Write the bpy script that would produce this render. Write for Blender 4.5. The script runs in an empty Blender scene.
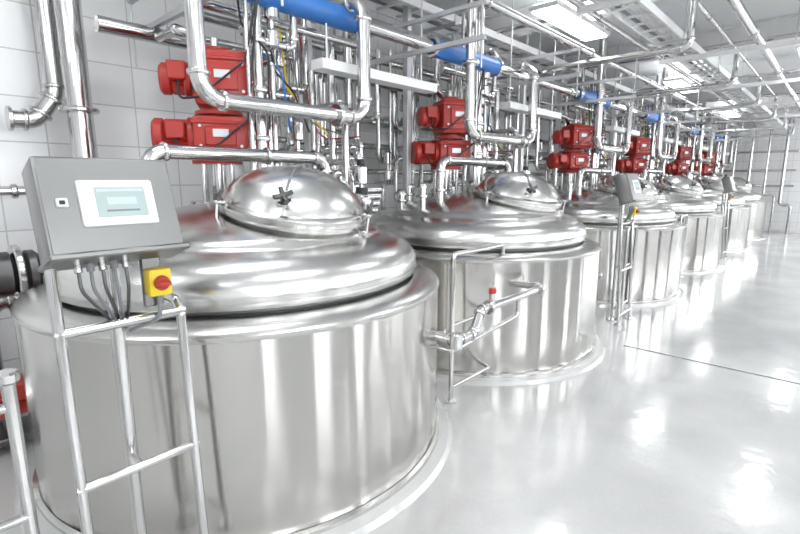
import bpy, bmesh, math, random
from mathutils import Vector, Matrix
random.seed(7)
V=Vector
# ---------------------------------------------------------------- materials
def newmat(name):
    m=bpy.data.materials.new(name); m.use_nodes=True
    nt=m.node_tree; b=nt.nodes['Principled BSDF']; return m,nt,b
def pmat(name,col,rough=.5,metal=0,emit=0,ecol=None,coat=0):
    m,nt,b=newmat(name)
    b.inputs['Base Color'].default_value=(*col,1); b.inputs['Roughness'].default_value=rough
    b.inputs['Metallic'].default_value=metal
    if coat: b.inputs['Coat Weight'].default_value=coat; b.inputs['Coat Roughness'].default_value=.08
    if emit:
        b.inputs['Emission Color'].default_value=(*(ecol or col),1); b.inputs['Emission Strength'].default_value=emit
    return m
def noise_rough(m,scale,lo,hi,sc=(1,1,1)):
    nt=m.node_tree; b=nt.nodes['Principled BSDF']
    tc=nt.nodes.new('ShaderNodeTexCoord'); mp=nt.nodes.new('ShaderNodeMapping'); mp.inputs['Scale'].default_value=sc
    n=nt.nodes.new('ShaderNodeTexNoise'); n.inputs['Scale'].default_value=scale; n.inputs['Detail'].default_value=4
    r=nt.nodes.new('ShaderNodeMapRange'); r.inputs['To Min'].default_value=lo; r.inputs['To Max'].default_value=hi
    nt.links.new(tc.outputs['Object'],mp.inputs[0]); nt.links.new(mp.outputs[0],n.inputs['Vector'])
    nt.links.new(n.outputs['Fac'],r.inputs['Value']); nt.links.new(r.outputs[0],b.inputs['Roughness'])
    return n
def wavy(m,scale,sc,strength,dist):
    nt=m.node_tree; b=nt.nodes['Principled BSDF']
    tc=nt.nodes.new('ShaderNodeTexCoord'); mp=nt.nodes.new('ShaderNodeMapping'); mp.inputs['Scale'].default_value=sc
    n=nt.nodes.new('ShaderNodeTexNoise'); n.inputs['Scale'].default_value=scale; n.inputs['Detail'].default_value=1.5
    bp=nt.nodes.new('ShaderNodeBump'); bp.inputs['Strength'].default_value=strength; bp.inputs['Distance'].default_value=dist
    nt.links.new(tc.outputs['Object'],mp.inputs[0]); nt.links.new(mp.outputs[0],n.inputs['Vector'])
    nt.links.new(n.outputs['Fac'],bp.inputs['Height']); nt.links.new(bp.outputs[0],b.inputs['Normal'])
M_TANK=pmat('brushed_stainless',(.60,.587,.565),.17,1)
wavy(M_TANK,2.4,(1,1,.08),.8,.075)
nt=M_TANK.node_tree; b=nt.nodes['Principled BSDF']; b.inputs['Anisotropic'].default_value=.8; b.inputs['Anisotropic Rotation'].default_value=.25
tg=nt.nodes.new('ShaderNodeTangent'); tg.direction_type='RADIAL'; tg.axis='Z'; nt.links.new(tg.outputs[0],b.inputs['Tangent'])
M_LID=pmat('satin_stainless',(.62,.615,.60),.25,1); noise_rough(M_LID,3,.21,.29)
M_PIPE=pmat('polished_pipe_steel',(.60,.595,.59),.16,1); noise_rough(M_PIPE,7,.12,.22)
M_DARK=pmat('dark_steel',(.14,.14,.14),.4,1)
M_BOX=pmat('panel_stainless',(.27,.27,.265),.34,1); noise_rough(M_BOX,12,.28,.4,(1,20,1))
M_RED=pmat('red_motor_paint',(.42,.028,.02),.35,0,coat=.15); noise_rough(M_RED,15,.3,.45)
M_BLUE=pmat('blue_pipe_jacket',(.03,.15,.45),.35)
M_YEL=pmat('yellow_plastic',(.80,.58,.02),.4)
M_BLK=pmat('black_rubber',(.025,.025,.028),.5)
M_GRY=pmat('grey_plastic',(.2,.21,.22),.45)
M_DARKREFL=pmat('dark_reflection_paint',(.04,.042,.045),.4)
M_WHT=pmat('white_plastic',(.68,.68,.67),.35)
M_LCD=pmat('lcd_screen',(.36,.44,.43),.15,0,.1,(.55,.70,.68))
M_LCD2=pmat('lcd_light',(.46,.54,.53),.15,0,.1,(.62,.72,.70))
M_GALV=pmat('galvanised_steel',(.60,.61,.62),.42,.6); noise_rough(M_GALV,20,.35,.5)
M_WPAINT=pmat('white_painted_steel',(.78,.78,.78),.4)
M_LAMP=pmat('fluorescent_tube_glow',(1,1,1),.5,0,11,(.97,.985,1))
M_GLASS=pmat('frame_alu',(.45,.45,.46),.35,.8)
# floor
M_FLOOR,nt,b=newmat('glossy_resin_floor')
tc=nt.nodes.new('ShaderNodeTexCoord')
n=nt.nodes.new('ShaderNodeTexNoise'); n.inputs['Scale'].default_value=1.3; n.inputs['Detail'].default_value=5
n2=nt.nodes.new('ShaderNodeTexNoise'); n2.inputs['Scale'].default_value=90; n2.inputs['Detail'].default_value=2
cr=nt.nodes.new('ShaderNodeValToRGB'); cr.color_ramp.elements[0].position=.3; cr.color_ramp.elements[1].position=.7
cr.color_ramp.elements[0].color=(.56,.56,.55,1); cr.color_ramp.elements[1].color=(.70,.70,.69,1)
mx=nt.nodes.new('ShaderNodeMix'); mx.data_type='RGBA'; mx.blend_type='MULTIPLY'; mx.inputs['Factor'].default_value=.2
rr=nt.nodes.new('ShaderNodeMapRange'); rr.inputs['To Min'].default_value=.05; rr.inputs['To Max'].default_value=.17
n3=nt.nodes.new('ShaderNodeTexNoise'); n3.inputs['Scale'].default_value=6; n3.inputs['Detail'].default_value=4
bp=nt.nodes.new('ShaderNodeBump'); bp.inputs['Strength'].default_value=.22; bp.inputs['Distance'].default_value=.012
L=nt.links.new
for q in (n,n2,n3): L(tc.outputs['Object'],q.inputs['Vector'])
L(n.outputs['Fac'],cr.inputs[0]); L(cr.outputs[0],mx.inputs['A']); L(n2.outputs['Color'],mx.inputs['B'])
L(mx.outputs['Result'],b.inputs['Base Color']); L(n.outputs['Fac'],rr.inputs['Value']); L(rr.outputs[0],b.inputs['Roughness'])
L(n3.outputs['Fac'],bp.inputs['Height']); L(bp.outputs[0],b.inputs['Normal'])
b.inputs['Specular IOR Level'].default_value=1.0; b.inputs['IOR'].default_value=1.6
# tiles
def tilemat(name,axis):
    m,nt,b=newmat(name); L=nt.links.new
    tc=nt.nodes.new('ShaderNodeTexCoord'); s=nt.nodes.new('ShaderNodeSeparateXYZ'); c=nt.nodes.new('ShaderNodeCombineXYZ')
    L(tc.outputs['Object'],s.inputs[0]); L(s.outputs[axis],c.inputs[0]); L(s.outputs[2],c.inputs[1])
    br=nt.nodes.new('ShaderNodeTexBrick'); br.offset=0; br.inputs['Scale'].default_value=1
    br.inputs['Brick Width'].default_value=.33; br.inputs['Row Height'].default_value=.33
    br.inputs['Mortar Size'].default_value=.005; br.inputs['Mortar Smooth'].default_value=.1
    br.inputs['Color1'].default_value=(.88,.88,.88,1); br.inputs['Color2'].default_value=(.85,.85,.85,1); br.inputs['Mortar'].default_value=(.58,.58,.58,1)
    L(c.outputs[0],br.inputs['Vector']); L(br.outputs['Color'],b.inputs['Base Color'])
    bp=nt.nodes.new('ShaderNodeBump'); bp.inputs['Strength'].default_value=.4; bp.inputs['Distance'].default_value=.004; bp.invert=True
    L(br.outputs['Fac'],bp.inputs['Height']); L(bp.outputs[0],b.inputs['Normal'])
    b.inputs['Roughness'].default_value=.18
    return m
M_TX=tilemat('white_tile_side',1); M_TY=tilemat('white_tile_end',0)
M_CEIL=pmat('ceiling_paint',(.80,.81,.82),.7); noise_rough(M_CEIL,3,.6,.8)

# ---------------------------------------------------------------- builder
I4=Matrix.Identity(4)
def T(x,y,z): return Matrix.Translation((x,y,z))
def RX(a): return Matrix.Rotation(math.radians(a),4,'X')
def RY(a): return Matrix.Rotation(math.radians(a),4,'Y')
def RZ(a): return Matrix.Rotation(math.radians(a),4,'Z')
def align(d):
    return V((0,0,1)).rotation_difference(V(d).normalized()).to_matrix().to_4x4()
class B:
    def __init__(s): s.bm=bmesh.new(); s.mats=[]
    def mi(s,m):
        if m not in s.mats: s.mats.append(m)
        return s.mats.index(m)
    def face(s,vs,i):
        try:
            f=s.bm.faces.new(vs); f.material_index=i; f.smooth=True
        except ValueError: pass
    def lathe(s,prof,mat,M=I4,n=32):
        i=s.mi(mat); rings=[]
        for r,z in prof:
            if r<1e-5: rings.append([s.bm.verts.new(M@V((0,0,z)))])
            else: rings.append([s.bm.verts.new(M@V((r*math.cos(2*math.pi*k/n),r*math.sin(2*math.pi*k/n),z))) for k in range(n)])
        for a,b in zip(rings,rings[1:]):
            if len(a)==1 and len(b)==1: continue
            for k in range(n):
                k2=(k+1)%n
                if len(a)==1: s.face([a[0],b[k],b[k2]],i)
                elif len(b)==1: s.face([a[k],a[k2],b[0]],i)
                else: s.face([a[k],a[k2],b[k2],b[k]],i)
    def cyl(s,p0,p1,r,mat,n=16,r2=None,bev=0):
        p0=V(p0);p1=V(p1);d=p1-p0;h=d.length; r2=r if r2 is None else r2
        M=Matrix.Translation(p0)@align(d)
        if bev: pr=[(0,0),(r-bev,0),(r,bev),(r2,h-bev),(r2-bev,h),(0,h)]
        else: pr=[(0,0),(r,0),(r2,h),(0,h)]
        s.lathe(pr,mat,M,n)
    def box(s,c,size,mat,M=I4,bev=.006,seg=1):
        t=bmesh.new(); bmesh.ops.create_cube(t,size=1)
        bmesh.ops.scale(t,vec=size,verts=t.verts)
        if bev: bmesh.ops.bevel(t,geom=list(t.edges),offset=bev,segments=seg,affect='EDGES',profile=.5)
        i=s.mi(mat); mp={}
        MM=M@Matrix.Translation(c)
        for v in t.verts: mp[v]=s.bm.verts.new(MM@v.co)
        for f in t.faces: s.face([mp[v] for v in f.verts],i)
        t.free()
    def tube(s,pts,r,mat,bend=None,n=12,k=6,collars=False,cap=True):
        pts=[V(p) for p in pts]; bend=bend or r*2.2
        out=[pts[0]]; col=[]
        for a,p,c in zip(pts,pts[1:],pts[2:]):
            d1=(p-a); d2=(c-p); l1=d1.length; l2=d2.length; d1.normalize(); d2.normalize()
            ang=d1.angle(d2)
            if ang<.02: out.append(p); continue
            t=min(bend*math.tan(ang/2),l1*.48,l2*.48)
            R=t/math.tan(ang/2); s0=p-d1*t; e0=p+d2*t
            nrm=(d2-d1*d1.dot(d2)).normalized(); cen=s0+nrm*R
            for j in range(k+1):
                th=ang*j/k; out.append(cen-nrm*R*math.cos(th)+d1*R*math.sin(th))
            col+= [(s0,d1),(e0,d2)]
        out.append(pts[-1])
        i=s.mi(mat); rings=[]; up=None
        for j,p in enumerate(out):
            if j==0: d=(out[1]-p)
            elif j==len(out)-1: d=(p-out[j-1])
            else: d=(out[j+1]-out[j-1])
            d.normalize()
            if up is None: up=d.orthogonal().normalized()
            else: up=(up-d*up.dot(d)).normalized()
            sd=d.cross(up)
            rings.append([s.bm.verts.new(p+up*r*math.cos(2*math.pi*q/n)+sd*r*math.sin(2*math.pi*q/n)) for q in range(n)])
        for a,b2 in zip(rings,rings[1:]):
            for q in range(n): s.face([a[q],a[(q+1)%n],b2[(q+1)%n],b2[q]],i)
        if cap: s.face(rings[0][::-1],i); s.face(rings[-1],i)
        if collars:
            for p,d in col: s.ring(p,d,r,mat)
    def ring(s,p,d,r,mat,w=.014,o=1.22,n=16):
        p=V(p); M=Matrix.Translation(p)@align(d); R=r*o+.004
        s.lathe([(r*.9,-w),(R*.93,-w),(R,-w*.5),(R,w*.5),(R*.93,w),(r*.9,w)],mat,M,n)
    def flange(s,p,d,r,mat): s.ring(p,d,r,mat,.018,1.6)
    def make(s,name,loc=(0,0,0),parent=None,ang=38):
        bmesh.ops.recalc_face_normals(s.bm,faces=s.bm.faces)
        me=bpy.data.meshes.new(name); s.bm.to_mesh(me); s.bm.free()
        for m in s.mats: me.materials.append(m)
        me.set_sharp_from_angle(angle=math.radians(ang))
        o=bpy.data.objects.new(name,me); bpy.context.collection.objects.link(o); o.location=loc
        if parent: o.parent=parent
        return o
# ---------------------------------------------------------------- room
XW,XE,YS,YN,H=-4.6,5.0,-3.5,20.2,3.85
def solid(name,x0,x1,y0,y1,z0,z1,mat):
    b=B(); b.box(((x0+x1)/2,(y0+y1)/2,(z0+z1)/2),(x1-x0,y1-y0,z1-z0),mat,bev=0); return b.make(name)
b=B()
b.box(((XW+XE)/2,(YS+5.08)/2,-.1),(XE-XW+.4,5.08-YS,.2),M_FLOOR,bev=0)
b.box(((XW+XE)/2,(5.12+YN)/2,-.1),(XE-XW+.4,YN-5.12,.2),M_FLOOR,bev=0)
b.box(((XW-1.5)/2,5.1,-.1),(-1.5-XW,.04,.2),M_FLOOR,bev=0)
b.box(((XE-1.5)/2,5.1,-.13),(XE+1.5,.04,.14),M_DARK,bev=0)
b.make('floor')
solid('ceiling',XW-.2,XE+.2,YS-.2,YN+.2,H,H+.15,M_CEIL)
solid('wall_west',XW-.2,XW,YS-.2,YN+.2,0,H,M_TX)
solid('wall_south',XW,XE,YS-.2,YS,0,H,M_TY)
b=B(); cx=(XW+XE)/2
def wseg(b,x0,x1,y0,y1,z0,z1,m): b.box(((x0+x1)/2,(y0+y1)/2,(z0+z1)/2),(x1-x0,y1-y0,z1-z0),m,bev=0)
wseg(b,XW,XE,YN,YN+.2,0,1.2,M_TY); wseg(b,XW,XE,YN,YN+.2,3.1,H,M_TY)
for x0,x1 in ((XW,-.3),(2,2.8),(4.6,XE)): wseg(b,x0,x1,YN,YN+.2,1.2,3.1,M_TY)
b.make('wall_north')
b=B()
WZ0,WZ1=.9,3.4
wseg(b,XE,XE+.2,YS,YN,0,WZ0,M_TX); wseg(b,XE,XE+.2,YS,YN,WZ1,H,M_TX)
wins=[(-2.4,-.4),(.7,2.7),(4.0,6.0),(7.3,9.3),(10.6,12.6),(13.9,15.9),(17.0,19.6)]
prev=YS
for a,c in wins: wseg(b,XE,XE+.2,prev,a,WZ0,WZ1,M_TX); prev=c
wseg(b,XE,XE+.2,prev,YN,WZ0,WZ1,M_TX); b.make('wall_east')
wi=1
def window(x0,x1,y0,y1,z0,z1):
    global wi
    b=B(); f=.05
    if abs(x1-x0)<.3:
        xm=(x0+x1)/2
        for yy in (y0+f/2,(y0+y1)/2,y1-f/2): b.box((xm,yy,(z0+z1)/2),(.06,f,z1-z0),M_GLASS)
        for zz in (z0+f/2,z0+(z1-z0)*.7,z1-f/2): b.box((xm,(y0+y1)/2,zz),(.06,y1-y0,f),M_GLASS)
    else:
        ym=(y0+y1)/2
        for xx in (x0+f/2,(x0+x1)/2,x1-f/2): b.box((xx,ym,(z0+z1)/2),(f,.06,z1-z0),M_GLASS)
        for zz in (z0+f/2,z0+(z1-z0)*.7,z1-f/2): b.box(((x0+x1)/2,ym,zz),(x1-x0,.06,f),M_GLASS)
    b.make('window_%d'%wi); wi+=1
for a,c in wins: window(XE,XE+.2,a,c,WZ0,WZ1)
for a,c in ((-.3,2),(2.8,4.6)): window(a,c,YN,YN+.2,1.2,3.1)
for yy in (.15,3.35,6.65,9.95,13.25):  # unseen dark cabinets, added to give the steel dark bands to reflect
    b=B(); b.box((0,0,1.15),(.4,1.2,2.2),M_DARKREFL,bev=.01); b.box((0,0,.03),(.36,1.06,.06),M_BLK)
    for s in (-1,1): b.box((-.205,s*.3,1.15),(.02,.58,2.1),M_DARKREFL,bev=.006)
    b.box((-.222,.03,1.2),(.02,.02,.2),M_PIPE); b.make('dark_reflection_cabinet',(XE-.25,yy,0))
b=B(); b.box((XW+.02,(YS+YN)/2,.06),(.04,YN-YS,.12),M_WPAINT); b.make('baseboard_west')
b=B(); b.box((0.2,YN-.02,.06),(XE-XW,.04,.12),M_WPAINT); b.make('baseboard_north')
y=.65
while y<YN:
    b=B()
    b.box((cx,y,3.70),(XE-XW-.02,.02,.28),M_WPAINT,bev=0)
    b.box((cx,y,3.56),(XE-XW-.02,.15,.02),M_WPAINT,bev=0); b.box((cx,y,3.838),(XE-XW-.02,.15,.02),M_WPAINT,bev=0)
    b.make('ceiling_beam'); y+=2.65
def cable_ladder(x,z,y0,y1,w=.3):
    b=B()
    for s in (-1,1): b.box((x+s*w/2,(y0+y1)/2,z),(.02,y1-y0,.08),M_WPAINT,bev=0)
    y=y0+.1
    while y<y1: b.box((x,y,z-.02),(w,.03,.02),M_WPAINT,bev=0); y+=.3
    for j in range(3): b.cyl((x-.09+.08*j,y0,z+.012),(x-.09+.08*j,y1,z+.012),.018,(M_GRY,M_WHT,M_WHT)[j],8)
    y=y0+.4
    while y<y1:
        for s in (-1,1): b.cyl((x+s*(w/2+.02),y,z-.06),(x+s*(w/2+.02),y,H-.01),.006,M_GALV,6)
        b.box((x,y,z-.06),(w+.08,.04,.03),M_GALV,bev=0)
        y+=2.0
    b.make('cable_ladder')
cable_ladder(-1.7,3.3,4.0,19.8); cable_ladder(-3.6,3.45,2.2,19.8,.4); cable_ladder(.5,3.4,6.5,19.8)
# pendant fluorescent fixtures plus a glowing top panel added to brighten the ceiling
def lamp(x,y):
    b=B(); b.box((0,0,0),(.34,1.5,.05),M_WPAINT,bev=.01)
    b.box((0,0,-.033),(.28,1.42,.016),M_LAMP,bev=.004)
    b.box((0,0,.033),(.26,1.42,.016),M_LAMP,bev=.004)
    for s in (-.6,.6): b.cyl((.15,s,.03),(.15,s,.355),.006,M_GALV,6); b.cyl((-.15,s,.03),(-.15,s,.355),.006,M_GALV,6)
    b.make('fluorescent_light',(x,y,3.49))
for yy in (-1.9,.7,3.6,8.9,14.2): lamp(-.55,yy+.65)
for yy in (-1.9,.7,3.6,6.3,8.9,11.6,14.2,16.9): lamp(2.4,yy+.65)
for yy in (-1.9,.7,5.1,10.2,15.5): lamp(-2.55,yy+.65)
b=B()
for x,z,r,y0 in ((-.95,3.32,.045,3.2),(-.25,3.5,.03,3.5),(.15,3.3,.055,4.5),(.95,3.48,.03,5),(-1.35,3.5,.025,3),(1.3,3.3,.04,6)):
    b.tube([(x,y0,3.84),(x,y0,z),(x,19.8,z)],r,M_PIPE if r<.05 else M_WPAINT,n=12,collars=True)
    yy=y0+1
    while yy<19.5: b.ring((x,yy,z),(0,1,0),r,M_PIPE); yy+=2.65
for yy in (4.6,7.25,9.9,12.55,15.2,17.8):
    b.box((-.2,yy,3.22),(3.6,.05,.05),M_WPAINT,bev=0)
    for x in (-1.95,-.6,1.5): b.cyl((x,yy,3.22),(x,yy,3.84),.008,M_GALV,6)
    b.tube([(-4.5,yy+.9,3.5),(1.9,yy+.9,3.5)],.03,M_PIPE,n=10)
    b.tube([(-3.9,yy+1.3,3.05),(-1.35,yy+1.3,3.05),(-1.35,yy+1.3,3.5)],.035,M_PIPE,n=12,collars=True)
b.make('aisle_service_pipes')
# pipe drops standing off the far wall
b=B()
for q in range(7):
    x=-4.2+.45*q; b.tube([(x,19.9,3.84),(x,19.9,.9+.15*(q%3)),(x+.3,19.9,.9+.15*(q%3)),(x+.3,19.9,0)],.035 if q%2 else .05,M_PIPE,n=10,collars=True)
for z in (1.5,2.0,2.6): b.tube([(-4.4,20.02,z),(-1.2,20.02,z)],.035,M_PIPE,n=10)
b.make('end_wall_pipes')
# ---------------------------------------------------------------- tank
TX=-2.86
TY=[1.65,4.34,7.7,10.8,14.4,17.6]
LP=[(0,1.53),(.15,1.527),(.3,1.515),(.5,1.478),(.7,1.42),(.82,1.372),(.845,1.358),(.86,1.34),(.875,1.325),(.90,1.316),(.96,1.300),(1.02,1.275),(1.065,1.243),(1.095,1.20),(1.108,1.155),(1.108,1.115),(1.095,1.085)]
def lidz(r):
    for (a,za),(c,zc) in zip(LP,LP[1:]):
        if r<=c: return za+(zc-za)*(r-a)/(c-a)
    return 1.2
def tank(x,y):
    b=B()
    b.lathe([(1.2,0),(1.24,.0),(1.25,.03),(1.25,.3),(1.25,.6),(1.25,.93),(1.252,.99)],M_TANK,n=160)
    b.lathe([(1.252,.99),(1.258,1.0),(1.258,1.015),(1.245,1.03),(1.19,1.047),(1.12,1.06),(1.08,1.063)],M_LID,n=160)
    b.lathe([(1.08,1.063),(1.065,1.064),(1.065,1.078),(1.09,1.083)],M_DARK,n=160)  # dark colour painted in for the reflection line under the lid rim
    b.lathe([(1.09,1.083)]+LP[::-1],M_LID,n=160)
    b.lathe([(1.25,.0),(1.275,.0),(1.275,.022),(1.252,.03)],M_LID,n=128)
    HM=T(.43,.06,1.435)@RY(11)
    b.lathe([(.40,-.12),(.40,.06)],M_LID,HM,80)
    k=.965
    b.lathe([(r*k,z) for r,z in [(.41,.04),(.448,.042),(.456,.055),(.456,.085),(.444,.098),(.425,.105),(.412,.13),(.375,.182),(.31,.235),(.22,.275),(.12,.297),(0,.304)]],M_LID,HM,80)
    for a in (30,150,262):
        MM=HM@RZ(a)@T(.44,0,.03)
        p=lambda *q: MM@V(q)
        b.cyl(p(.02,0,-.05),p(.02,0,.12),.009,M_PIPE,8)
        b.box((0.01,0,.075),(.06,.05,.02),M_PIPE,MM)
        b.cyl(p(.02,0,.085),p(.02,0,.12),.02,M_DARK,10)
        b.tube([p(.02,-.05,.145),p(.02,-.02,.11),p(.02,.02,.11),p(.02,.05,.145)],.009,M_DARK,n=8)
        b.box((0.0,0,-.03),(.05,.05,.03),M_PIPE,MM)
    MM=HM@RZ(-45)@T(.35,0,.165)@RY(45)
    p=lambda *q: MM@V(q)
    b.cyl(p(0,0,-.02),p(0,0,.03),.045,M_PIPE,18,bev=.006); b.cyl(p(0,0,.02),p(0,0,.065),.02,M_DARK,12)
    for a in range(4):
        c,s=math.cos(a*1.571+.5),math.sin(a*1.571+.5)
        b.tube([p(0,0,.06),p(.03*c,.03*s,.062),p(.05*c,.05*s,.07)],.013,M_DARK,n=8)
    pts=[HM@RZ(135)@V((k*r*s,0,z+.003)) for s,r,z in ((-1,.43,.10),(-1,.375,.182),(-1,.31,.235),(-1,.22,.275),(-1,.12,.297),(1,0,.304),(1,.12,.297),(1,.22,.275),(1,.31,.235),(1,.375,.182),(1,.43,.10))]
    b.tube(pts,.008,M_LID,n=8,bend=.05)
    MM=HM@RZ(180)
    p=lambda *q: MM@V(q)
    b.box((.43,0,.06),(.09,.16,.05),M_PIPE,MM); b.cyl(p(.48,-.11,.06),p(.48,.11,.06),.02,M_PIPE,12)
    b.tube([p(.48,-.1,.06),p(.5,-.1,.2),p(.28,0,.26)],.014,M_PIPE,n=8)
    for a,r,rr,h in ((100,.8,.05,.16),(128,.72,.04,.2),(160,.8,.06,.14),(205,.75,.045,.18),(235,.82,.05,.14),(262,.78,.04,.2),(66,.82,.035,.13)):
        q=V((r*math.cos(math.radians(a)),r*math.sin(math.radians(a)),0)); z=lidz(r)
        b.cyl(q+V((0,0,z-.05)),q+V((0,0,z+h)),rr,M_PIPE,16)
        b.ring(q+V((0,0,z+h*.6)),(0,0,1),rr,M_PIPE,.014,1.35)
        b.lathe([(rr*1.3,0),(rr*1.3,.02),(rr,.04),(0,.05)],M_PIPE,T(q.x,q.y,z+h),16)
    q=V((.25,.72,1.36)); b.cyl(q,q+V((.03,.04,.2)),.06,M_PIPE,16,bev=.01); b.cyl(q+V((.03,.04,.2)),q+V((.035,.045,.25)),.045,M_BLK,16)
    a,z=34,.68
    d=V((math.cos(math.radians(a)),math.sin(math.radians(a)),0))
    b.cyl(d*1.24+V((0,0,z)),d*1.30+V((0,0,z)),.03,M_PIPE,16); b.ring(d*1.30+V((0,0,z)),d,.03,M_PIPE,.01,1.4)
    return b.make('mixing_tank',(x,y,.035))
def plinth(x,y):
    b=B(); b.lathe([(0,0.034),(1.31,.034),(1.34,.028),(1.36,.0)],M_FLOOR,n=96); return b.make('tank_plinth',(x,y,0))
for y in TY: tank(TX,y); plinth(TX,y)
# ---------------------------------------------------------------- motors
def finned(b,p0,L,r,mat):
    n=36; i=b.mi(mat); rings=[]
    for yy in (0,L):
        rings.append([b.bm.verts.new(V(p0)+V((math.cos(2*math.pi*k/(2*n))*(r if k%2 else r*.86),-yy,math.sin(2*math.pi*k/(2*n))*(r if k%2 else r*.86)))) for k in range(2*n)])
    for k in range(2*n): b.face([rings[0][k],rings[0][(k+1)%(2*n)],rings[1][(k+1)%(2*n)],rings[1][k]],i)
    b.face(rings[0],i); b.face(rings[1][::-1],i)
def motor_unit(x,y,var):
    b=B()
    b.cyl((0,0,1.48),(0,0,1.55),.2,M_PIPE,32); b.cyl((0,0,1.53),(0,0,1.82),.05,M_PIPE,20)
    for a in range(4):
        c,s=math.cos(a*math.pi/2+.78),math.sin(a*math.pi/2+.78); b.cyl((.13*c,.13*s,1.53),(.13*c,.13*s,1.82),.016,M_PIPE,10)
    b.cyl((0,0,1.81),(0,0,1.85),.17,M_RED,32)
    for z0,L,r,off in ((1.99,.14,.12,0),(2.37,.07,.10,.03)):
        h=.27 if z0<2.1 else .36
        b.box((0,.04+off,z0),(.34,.36,h),M_RED,bev=.025,seg=2)
        b.box((0,.04+off,z0+h*.34),(.36,.38,.022),M_RED,bev=.005); b.box((0,.04+off,z0-h*.34),(.36,.38,.022),M_RED,bev=.005)
        b.box((.178,.04+off,z0),(.02,.2,h*.45),M_RED,bev=.006)
        for a in (-1,1):
            for c in (-1,1): b.cyl((.18,.04+off+a*.13,z0+c*h*.24),(.19,.04+off+a*.13,z0+c*h*.24),.011,M_GALV,6)
        b.cyl((0,-.13,z0),(0,-.18,z0),r*1.12,M_RED,28,bev=.008)
        finned(b,(0,-.18,z0),L,r,M_RED)
        b.cyl((0,-.18-L,z0),(0,-.18-L-.08,z0),r*1.04,M_RED,28,bev=.018)
        b.box((r*.9,-.18-L*.5,z0+.04),(.08,.12,.12),M_RED,bev=.01)
        b.cyl((r*.9,-.18-L*.5,z0-.01),(r*.9,-.18-L*.5,z0-.04),.012,M_BLK,8)
        b.box((.190,.04+off,z0+.02),(.004,.10,.05),M_GALV,bev=0)
        b.tube([(r*.9,-.18-L*.5,z0-.03),(r*.9+.02,-.18-L*.5,z0-.14),(.22,-.08,z0-.14),(.24,.22,z0+.1),(.24,.32,2.9)],.008,M_BLK,bend=.06,n=6)
    b.cyl((0,.03,2.10),(0,.03,2.2),.11,M_RED,24); b.cyl((0,.03,2.14),(0,.03,2.165),.16,M_RED,24)
    b.cyl((0,.03,2.54),(0,.03,2.58),.10,M_RED,20); b.cyl((0,.03,2.58),(0,.03,2.65),.03,M_PIPE,12)
    o=b.make('agitator_gearmotor',(x,y,.0)); o.rotation_euler=(0,0,math.radians(-30)); return o
for i,y in enumerate(TY): motor_unit(TX-.46,y+.06,i)
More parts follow.
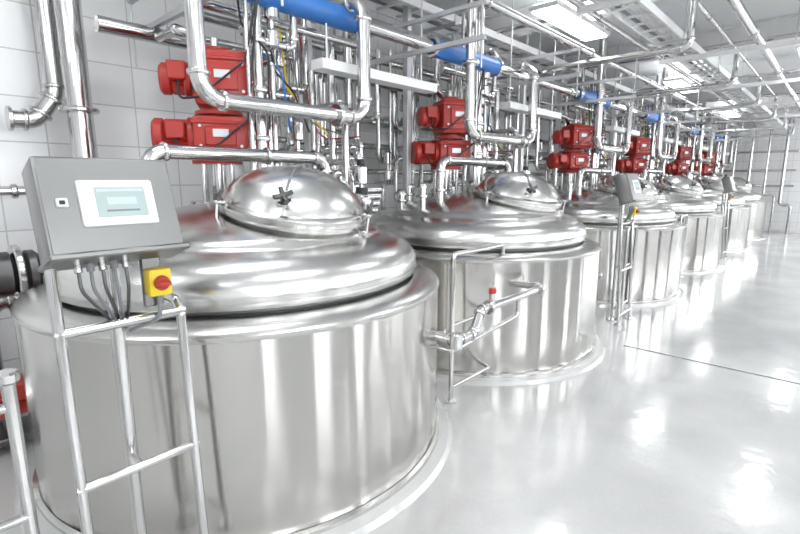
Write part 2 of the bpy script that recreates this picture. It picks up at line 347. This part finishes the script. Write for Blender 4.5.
# ---------------------------------------------------------------- pipework
def valve(b,p,r=.055,h=.22,cap=M_BLUE):
    p=V(p); b.cyl(p-V((0,0,.07)),p+V((0,0,.05)),r*1.0,M_PIPE,16,bev=.012)
    b.cyl(p+V((0,0,.05)),p+V((0,0,.11)),r*.45,M_PIPE,10)
    b.cyl(p+V((0,0,.11)),p+V((0,0,.11+h)),r*1.15,M_PIPE,20,bev=.014)
    b.cyl(p+V((0,0,.11+h)),p+V((0,0,.16+h)),r*.7,cap,14,bev=.008)
def pipes_for_tank(y,first=False,var=0):
    b=B(); P=M_PIPE; R=random.Random(100+var)
    j=lambda s=.05: (R.random()-.5)*2*s*(0 if first else 1)
    X=TX
    x=-2.78; y0=y-.30+j(); z=2.16+j()
    b.tube([(x,y0,3.8),(x,y0,z),(x,y+.99,z),(x,y+.99,z+.85),(x-.6,y+.99,z+.85)],.050,P,bend=.14,collars=True,n=16)
    b.flange((x,y+.72,z),(0,1,0),.05,P); b.flange((x,y0,2.8),(0,0,1),.05,P)
    x=-2.91; z=1.86+j(.03)
    b.tube([(x,y-.57,1.38),(x,y-.57,z),(x,y+.70,z),(x,y+.70,1.38)],.043,P,bend=.1,collars=True,n=16)
    b.ring((x,y+.2,z),(0,1,0),.045,P); b.ring((x,y-.57,1.6),(0,0,1),.045,P,.014,1.4)
    x=-3.03; yy=y+.24
    b.tube([(x,yy,1.48),(x,yy,3.8)],.038,P,n=14)
    for zz in (1.62,1.98,2.3,2.62,2.95): b.flange((x,yy,zz),(0,0,1),.038,P)
    b.tube([(x+.02,yy+.1,1.48),(x+.02,yy+.1,2.5),(x-.3,yy+.1,2.5),(x-.3,yy+.1,3.5)],.02,P,n=10)
    b.tube([(x+.03,yy-.09,1.48),(x+.03,yy-.09,3.4)],.016,P,n=10)
    valve(b,(x,yy+.12,2.66),.05,.2,M_GRY)
    b.tube([(x,yy,2.62),(x,yy+.3,2.62),(x,yy+.3,3.1),(x-.7,yy+.3,3.1)],.03,P,collars=True)
    b.tube([(X-.55,y+.55,1.35),(X-.55,y+.55,2.35),(X-.55,y-.1,2.35+.35),(X-.9,y-.1,2.7)],.028,P,collars=True)
    b.tube([(X+.1,y+.75,1.32),(X+.1,y+.75,1.72),(X-.5,y+.75,1.72),(X-.5,y+1.15,1.72),(X-.5,y+1.15,2.9)],.032,P,collars=True)
    b.tube([(X-.7,y+.5,1.3),(X-.7,y+.5,2.15),(X-1.3,y+.5,2.15)],.04,P,collars=True)
    b.tube([(X-.1,y+.95,1.25),(X-.1,y+.95,2.28),(X-.8,y+.95,2.28),(X-.8,y+.95,3.2)],.03,P,collars=True)
    for q in range(4):
        yy2=y+.98+.14*q; xx=X-.05-.12*q
        b.tube([(xx,yy2,1.35+.05*q),(xx,yy2,1.75+.1*q),(xx-.5,yy2,1.75+.1*q),(xx-.5,yy2,2.6)],.024+.004*(q%3),P,collars=True)
        b.flange((xx,yy2,1.55),(0,0,1),.028,P)
        b.tube([(xx,yy2-.1,1.45+.05*q),(xx,yy2+.25,1.45+.05*q)],.03,P)
    valve(b,(X-.5,y+.78,1.9),.05,.16,M_BLUE if var%2 else M_GRY); valve(b,(X+.02,y+1.0,1.55),.045,.15,M_BLK)
    b.tube([(X-.75,y-.1,2.72),(X-.75,y+1.5,2.72)],.024,P); b.tube([(X-.45,y-.05,2.86),(X-.45,y+1.4,2.86)],.035,P)
    for q in range(6):
        c=(M_BLK,M_BLUE,M_BLK,M_YEL,M_GRY,M_RED)[q]; a=y+.1+.17*q+j(.1)
        b.tube([(X-.2-.1*q,a,3.2),(X-.2-.08*q,a+.05,2.7-.1*q),(X-.1-.1*q,a+.18,2.55-.1*q),(X-.15,a+.2,2.05)],.007,c,bend=.12,n=6)
    b.make('lid_pipework')
for i,y in enumerate(TY): pipes_for_tank(y,i==0,i)
b=B()
def hdr(x,z,y0,y1,r,mat=M_PIPE):
    b.tube([(x,y0,z),(x,y1,z)],r,mat,n=14)
    yy=y0+1
    while yy<y1: b.ring((x,yy,z),(0,1,0),r,M_PIPE); yy+=2.3
hdr(-3.9,2.75,1.2,19.8,.055); hdr(-3.0,2.92,1.2,19.8,.055); hdr(-4.15,3.05,1.9,19.8,.04); hdr(-3.45,3.15,1.5,19.8,.038)
hdr(-3.75,3.25,2.5,19.8,.03); hdr(-2.45,3.2,2.8,19.8,.04); hdr(-4.3,2.4,2.4,19.8,.045); hdr(-4.3,2.1,2.6,19.8,.035); hdr(-4.3,1.8,2.8,19.8,.03)
hdr(-2.15,3.4,4.5,19.8,.03)
yy=1.6
while yy<19.8:
    for x in (-4.35,-2.3): b.cyl((x,yy,2.6),(x,yy,3.84),.007,M_GALV,6)
    b.box((-3.32,yy,2.83),(2.1,.04,.04),M_GALV,bev=0); b.box((-3.32,yy,3.09),(2.1,.04,.03),M_GALV,bev=0); yy+=1.9
b.make('overhead_header_pipes')
for i,y in enumerate(TY):
    b=B(); y0,y1=(y-.2,y+1.1) if i==0 else (y-.62,y+.5)
    b.cyl((-3.0,y0,2.92),(-3.0,y1,2.92),.085,M_BLUE,24,bev=.01)
    for q in (y0,y1): b.ring((-3.0,q,2.92),(0,1,0),.08,M_PIPE)
    b.make('blue_insulated_pipe')
for i,y in enumerate(TY):
    b=B(); b.box((-2.98,y+1.38,2.54),(.14,1.35,.075),M_WPAINT,bev=.004)
    for q in (.8,1.9): b.cyl((-2.98,y+q,2.57),(-2.98,y+q,3.84),.008,M_GALV,6)
    b.make('cable_trunking')
for s in range(7):
    b=B(); y0=2.5+s*2.5; R=random.Random(s*13+5)
    for q in range(22):
        x=-3.45-R.random()*.9; yy=y0+R.random()*2.4; r=R.choice((.02,.025,.03,.038,.045)); zt=R.choice((2.75,3.05,3.15,3.4,3.8))
        z1=1.2+R.random()*1.3; dy=(R.random()-.4)*1.0; pts=[(x,yy,zt),(x,yy,z1),(x,yy+dy,z1)]
        if R.random()<.6: pts.append((x,yy+dy,z1-.3-R.random()*.8)) 
        elif R.random()<.5: pts+=[(x,yy+dy,z1+.5),(x-.2,yy+dy,z1+.5)]
        if abs(dy)<.15: pts=pts[:2]+[(x-.25,yy,z1)]
        b.tube(pts,r,M_PIPE,n=10,collars=True)
        if R.random()<.5: valve(b,(x,yy+dy*.5,z1+.1),.045,.15,R.choice((M_BLUE,M_GRY,M_BLK,M_PIPE)))
    for yy in (y0+.2,y0+1.5):
        b.box((-3.55,yy,1.92),(.07,.07,3.84),M_GALV,bev=.005)
    b.make('valve_manifold')
b=B()
b.tube([(-4.2,1.12,3.84),(-4.2,1.12,.9),(-4.2,.4,.9),(-4.2,.4,.0)],.078,M_PIPE,bend=.16,n=20,collars=True)
b.flange((-4.2,1.12,2.2),(0,0,1),.078,M_PIPE)
b.tube([(-4.35,1.02,3.84),(-4.35,1.02,2.32),(-4.35,.88,2.12),(-4.35,.75,2.12)],.06,M_PIPE,bend=.16,n=16,collars=True)
b.lathe([(0,0),(.085,0),(.085,.02),(.06,.03),(.06,.06)],M_PIPE,T(-4.35,.72,2.12)@RX(-90),24)
b.tube([(-4.4,.42,3.84),(-4.4,.42,2.15),(-4.6,.42,2.15)],.055,M_PIPE,bend=.1,n=16)
b.tube([(-4.35,-.6,1.62),(-4.35,.95,1.62)],.03,M_PIPE); b.flange((-4.35,.7,1.62),(0,1,0),.03,M_PIPE)
for zz in (2.6,3.2,1.4): b.box((-4.4,1.12,zz),(.4,.05,.05),M_GALV)
for yy in (-.3,.9): b.box((-4.48,yy,1.62),(.26,.04,.04),M_GALV)
b.make('wall_riser_pipes')
b=B()
b.cyl((-3.8,.05,1.12),(-3.8,.55,1.12),.14,M_DARK,28,bev=.02); b.cyl((-3.8,.55,1.12),(-3.8,.59,1.12),.18,M_PIPE,28,bev=.008)
b.cyl((-3.8,.59,1.12),(-3.8,.69,1.12),.14,M_DARK,28,bev=.03)
b.tube([(-3.8,.2,1.0),(-3.8,.2,.42)],.05,M_PIPE,n=16); b.flange((-3.8,.2,.85),(0,0,1),.05,M_PIPE)
b.cyl((-3.8,.16,.33),(-3.8,.30,.33),.16,M_PIPE,28,bev=.02); b.cyl((-3.8,.30,.33),(-3.8,.36,.33),.12,M_RED,28)
finned(b,(-3.8,.66,.33),.3,.13,M_RED); b.cyl((-3.8,.66,.33),(-3.8,.74,.33),.135,M_RED,28,bev=.02)
b.box((-3.66,.5,.40),(.08,.12,.11),M_RED,bev=.01)
b.box((-3.8,.45,.09),(.3,.7,.05),M_DARK,bev=.01)
for xx in (-3.9,-3.7):
    for yy in (.15,.75): b.cyl((xx,yy,0),(xx,yy,.09),.02,M_DARK,10)
for yy in (.25,.42,.6): b.box((-3.8,yy,.16),(.18,.05,.12),M_DARK,bev=.004)
b.make('transfer_pump')
# ---------------------------------------------------------------- control stands
def control_stand(x,y,name='control_panel_stand'):
    b=B(); P=M_PIPE
    b.tube([(-.08,0,0),(-.08,0,1.5)],.024,P,n=14)
    for s in (-.195,.2):
        b.tube([(.06,s,0),(0,s,1.2)]+([(0,s,1.44)] if s<0 else [(-.04,s,1.24),(-.2,s,1.24)]),.018,P,n=12,bend=.04)
        b.cyl((.06,s,0),(.06,s,.012),.05,P,16)
    b.cyl((-.08,0,0),(-.08,0,.012),.07,P,20)
    for z in (1.2,.65,.12): b.tube([(.06-.05*z,-.21,z),(.06-.05*z,.215,z)],.017,P,n=12)
    b.tube([(-.08,0,.66),(.03,0,.65)],.012,P,n=8)
    M=T(-.01,-.012,1.595)@RY(-18)
    b.box((0,0,0),(.15,.405,.33),M_BOX,M,bev=.012,seg=2)
    b.box((.012,0,-.163),(.19,.42,.022),M_BOX,M,bev=.006)
    b.box((.078,0,.0),(.006,.39,.312),M_BOX,M,bev=.003)
    b.box((.083,.014,.005),(.012,.23,.155),M_WHT,M,bev=.008,seg=2)
    b.box((.0895,.022,.007),(.003,.15,.098),M_LCD,M,bev=0)
    b.box((.0912,.022,.045),(.002,.14,.010),M_LCD2,M,bev=0)
    b.box((.0912,.022,.009),(.002,.09,.026),M_LCD2,M,bev=0); b.box((.0912,.022,-.023),(.002,.10,.006),M_GRY,M,bev=0)
    b.box((.083,-.145,.01),(.008,.033,.03),M_WHT,M,bev=.003); b.box((.088,-.145,.01),(.004,.015,.012),M_BLK,M,bev=.001)
    p=lambda *q:M@V(q)
    for q in range(5):
        yy=-.12+.035*q
        b.cyl(p(.0,yy,-.165),p(.0,yy,-.2),.012,M_GRY if q%2 else P,10)
        e=V((-.07,.0+.006*q,1.16)); s0=p(0,yy,-.2)
        b.tube([s0,s0+V((.01,0,-.06)),(s0+e)/2+V((.02,0,-.03)),e],.006,M_GRY if q%2 else M_DARK,bend=.05,n=8)
    b.box((-.0,.105,1.34),(.02,.07,.2),M_BOX); b.box((.03,.115,1.335),(.06,.08,.1),M_YEL,bev=.01,seg=2)
    b.cyl((.06,.115,1.335),(.078,.115,1.335),.027,M_RED,20,bev=.004); b.box((.088,.115,1.335),(.022,.048,.016),M_RED,bev=.004)
    b.tube([(.03,.115,1.29),(.03,.115,1.2),(-.05,.03,1.15)],.008,M_GRY,n=8,bend=.04)
    return b.make(name,(x,y,0))
control_stand(-1.84,.555); control_stand(-1.84,5.98); control_stand(-1.84,12.55)
def rail_frame(x,y0,y1,h=1.16):
    b=B()
    b.tube([(.0,y0,0),(0,y0,h),(0,y1,h),(0,y1,0)],.019,M_PIPE,bend=.03,n=12)
    for z in (.62,.12): b.tube([(0,y0,z),(0,y1,z)],.014,M_PIPE,n=10)
    for q in (y0,y1): b.cyl((0,q,0),(0,q,.012),.045,M_PIPE,16)
    b.make('service_rail',(x,0,0))
rail_frame(-2.06,2.84,3.54); rail_frame(-1.95,6.4,6.75,1.1); rail_frame(-1.95,9.1,9.5,1.1)
b=B()
b.tube([(.06,.22,0),(0,.22,1.06)],.02,M_PIPE,n=12); b.cyl((0,.22,1.06),(0,.22,1.1),.035,M_PIPE,16,bev=.008)
b.tube([(.06,-.45,0),(0,-.45,1.06)],.02,M_PIPE,n=12); b.tube([(.03,-.45,.6),(.03,.22,.6)],.016,M_PIPE); b.tube([(.0,-.45,.98),(.0,.22,.98)],.016,M_PIPE)
b.make('service_rail',(-1.9,0,0))
b=B()
b.tube([(-1.85,2.28,.74),(-1.62,2.28,.74),(-1.62,2.46,.74),(-1.66,2.60,.86),(-1.66,3.5,.86),(-1.95,3.5,.86)],.028,M_PIPE,bend=.06,n=14,collars=True)
b.flange((-1.66,3.42,.86),(0,1,0),.028,M_PIPE); b.flange((-1.66,2.7,.86),(0,1,0),.028,M_PIPE)
b.cyl((-1.66,2.74,.82),(-1.66,2.74,.95),.02,M_PIPE,12); b.cyl((-1.66,2.74,.95),(-1.66,2.74,.985),.026,M_RED,12)
b.cyl((-1.62,2.28,.69),(-1.62,2.28,.79),.04,M_PIPE,16,bev=.008)
b.tube([(-1.66,3.1,.86),(-1.66,3.1,.72),(-1.66,2.3,.66),(-1.85,2.3,.66)],.016,M_PIPE,n=10)
b.make('transfer_pipe')
# ---------------------------------------------------------------- world + camera
w=bpy.data.worlds.new('daylight'); bpy.context.scene.world=w; w.use_nodes=True
bg=w.node_tree.nodes['Background']; bg.inputs[0].default_value=(.94,.97,1,1); bg.inputs[1].default_value=8.0
cam=bpy.data.cameras.new('camera'); co=bpy.data.objects.new('camera',cam); bpy.context.collection.objects.link(co)
cam.lens=21.6; cam.sensor_width=36; cam.clip_start=.05
co.location=(0,0,1.7); co.rotation_euler=(math.radians(90-10.3),0,math.radians(42.4))
bpy.context.scene.camera=co
bpy.context.scene.view_settings.view_transform='Standard'
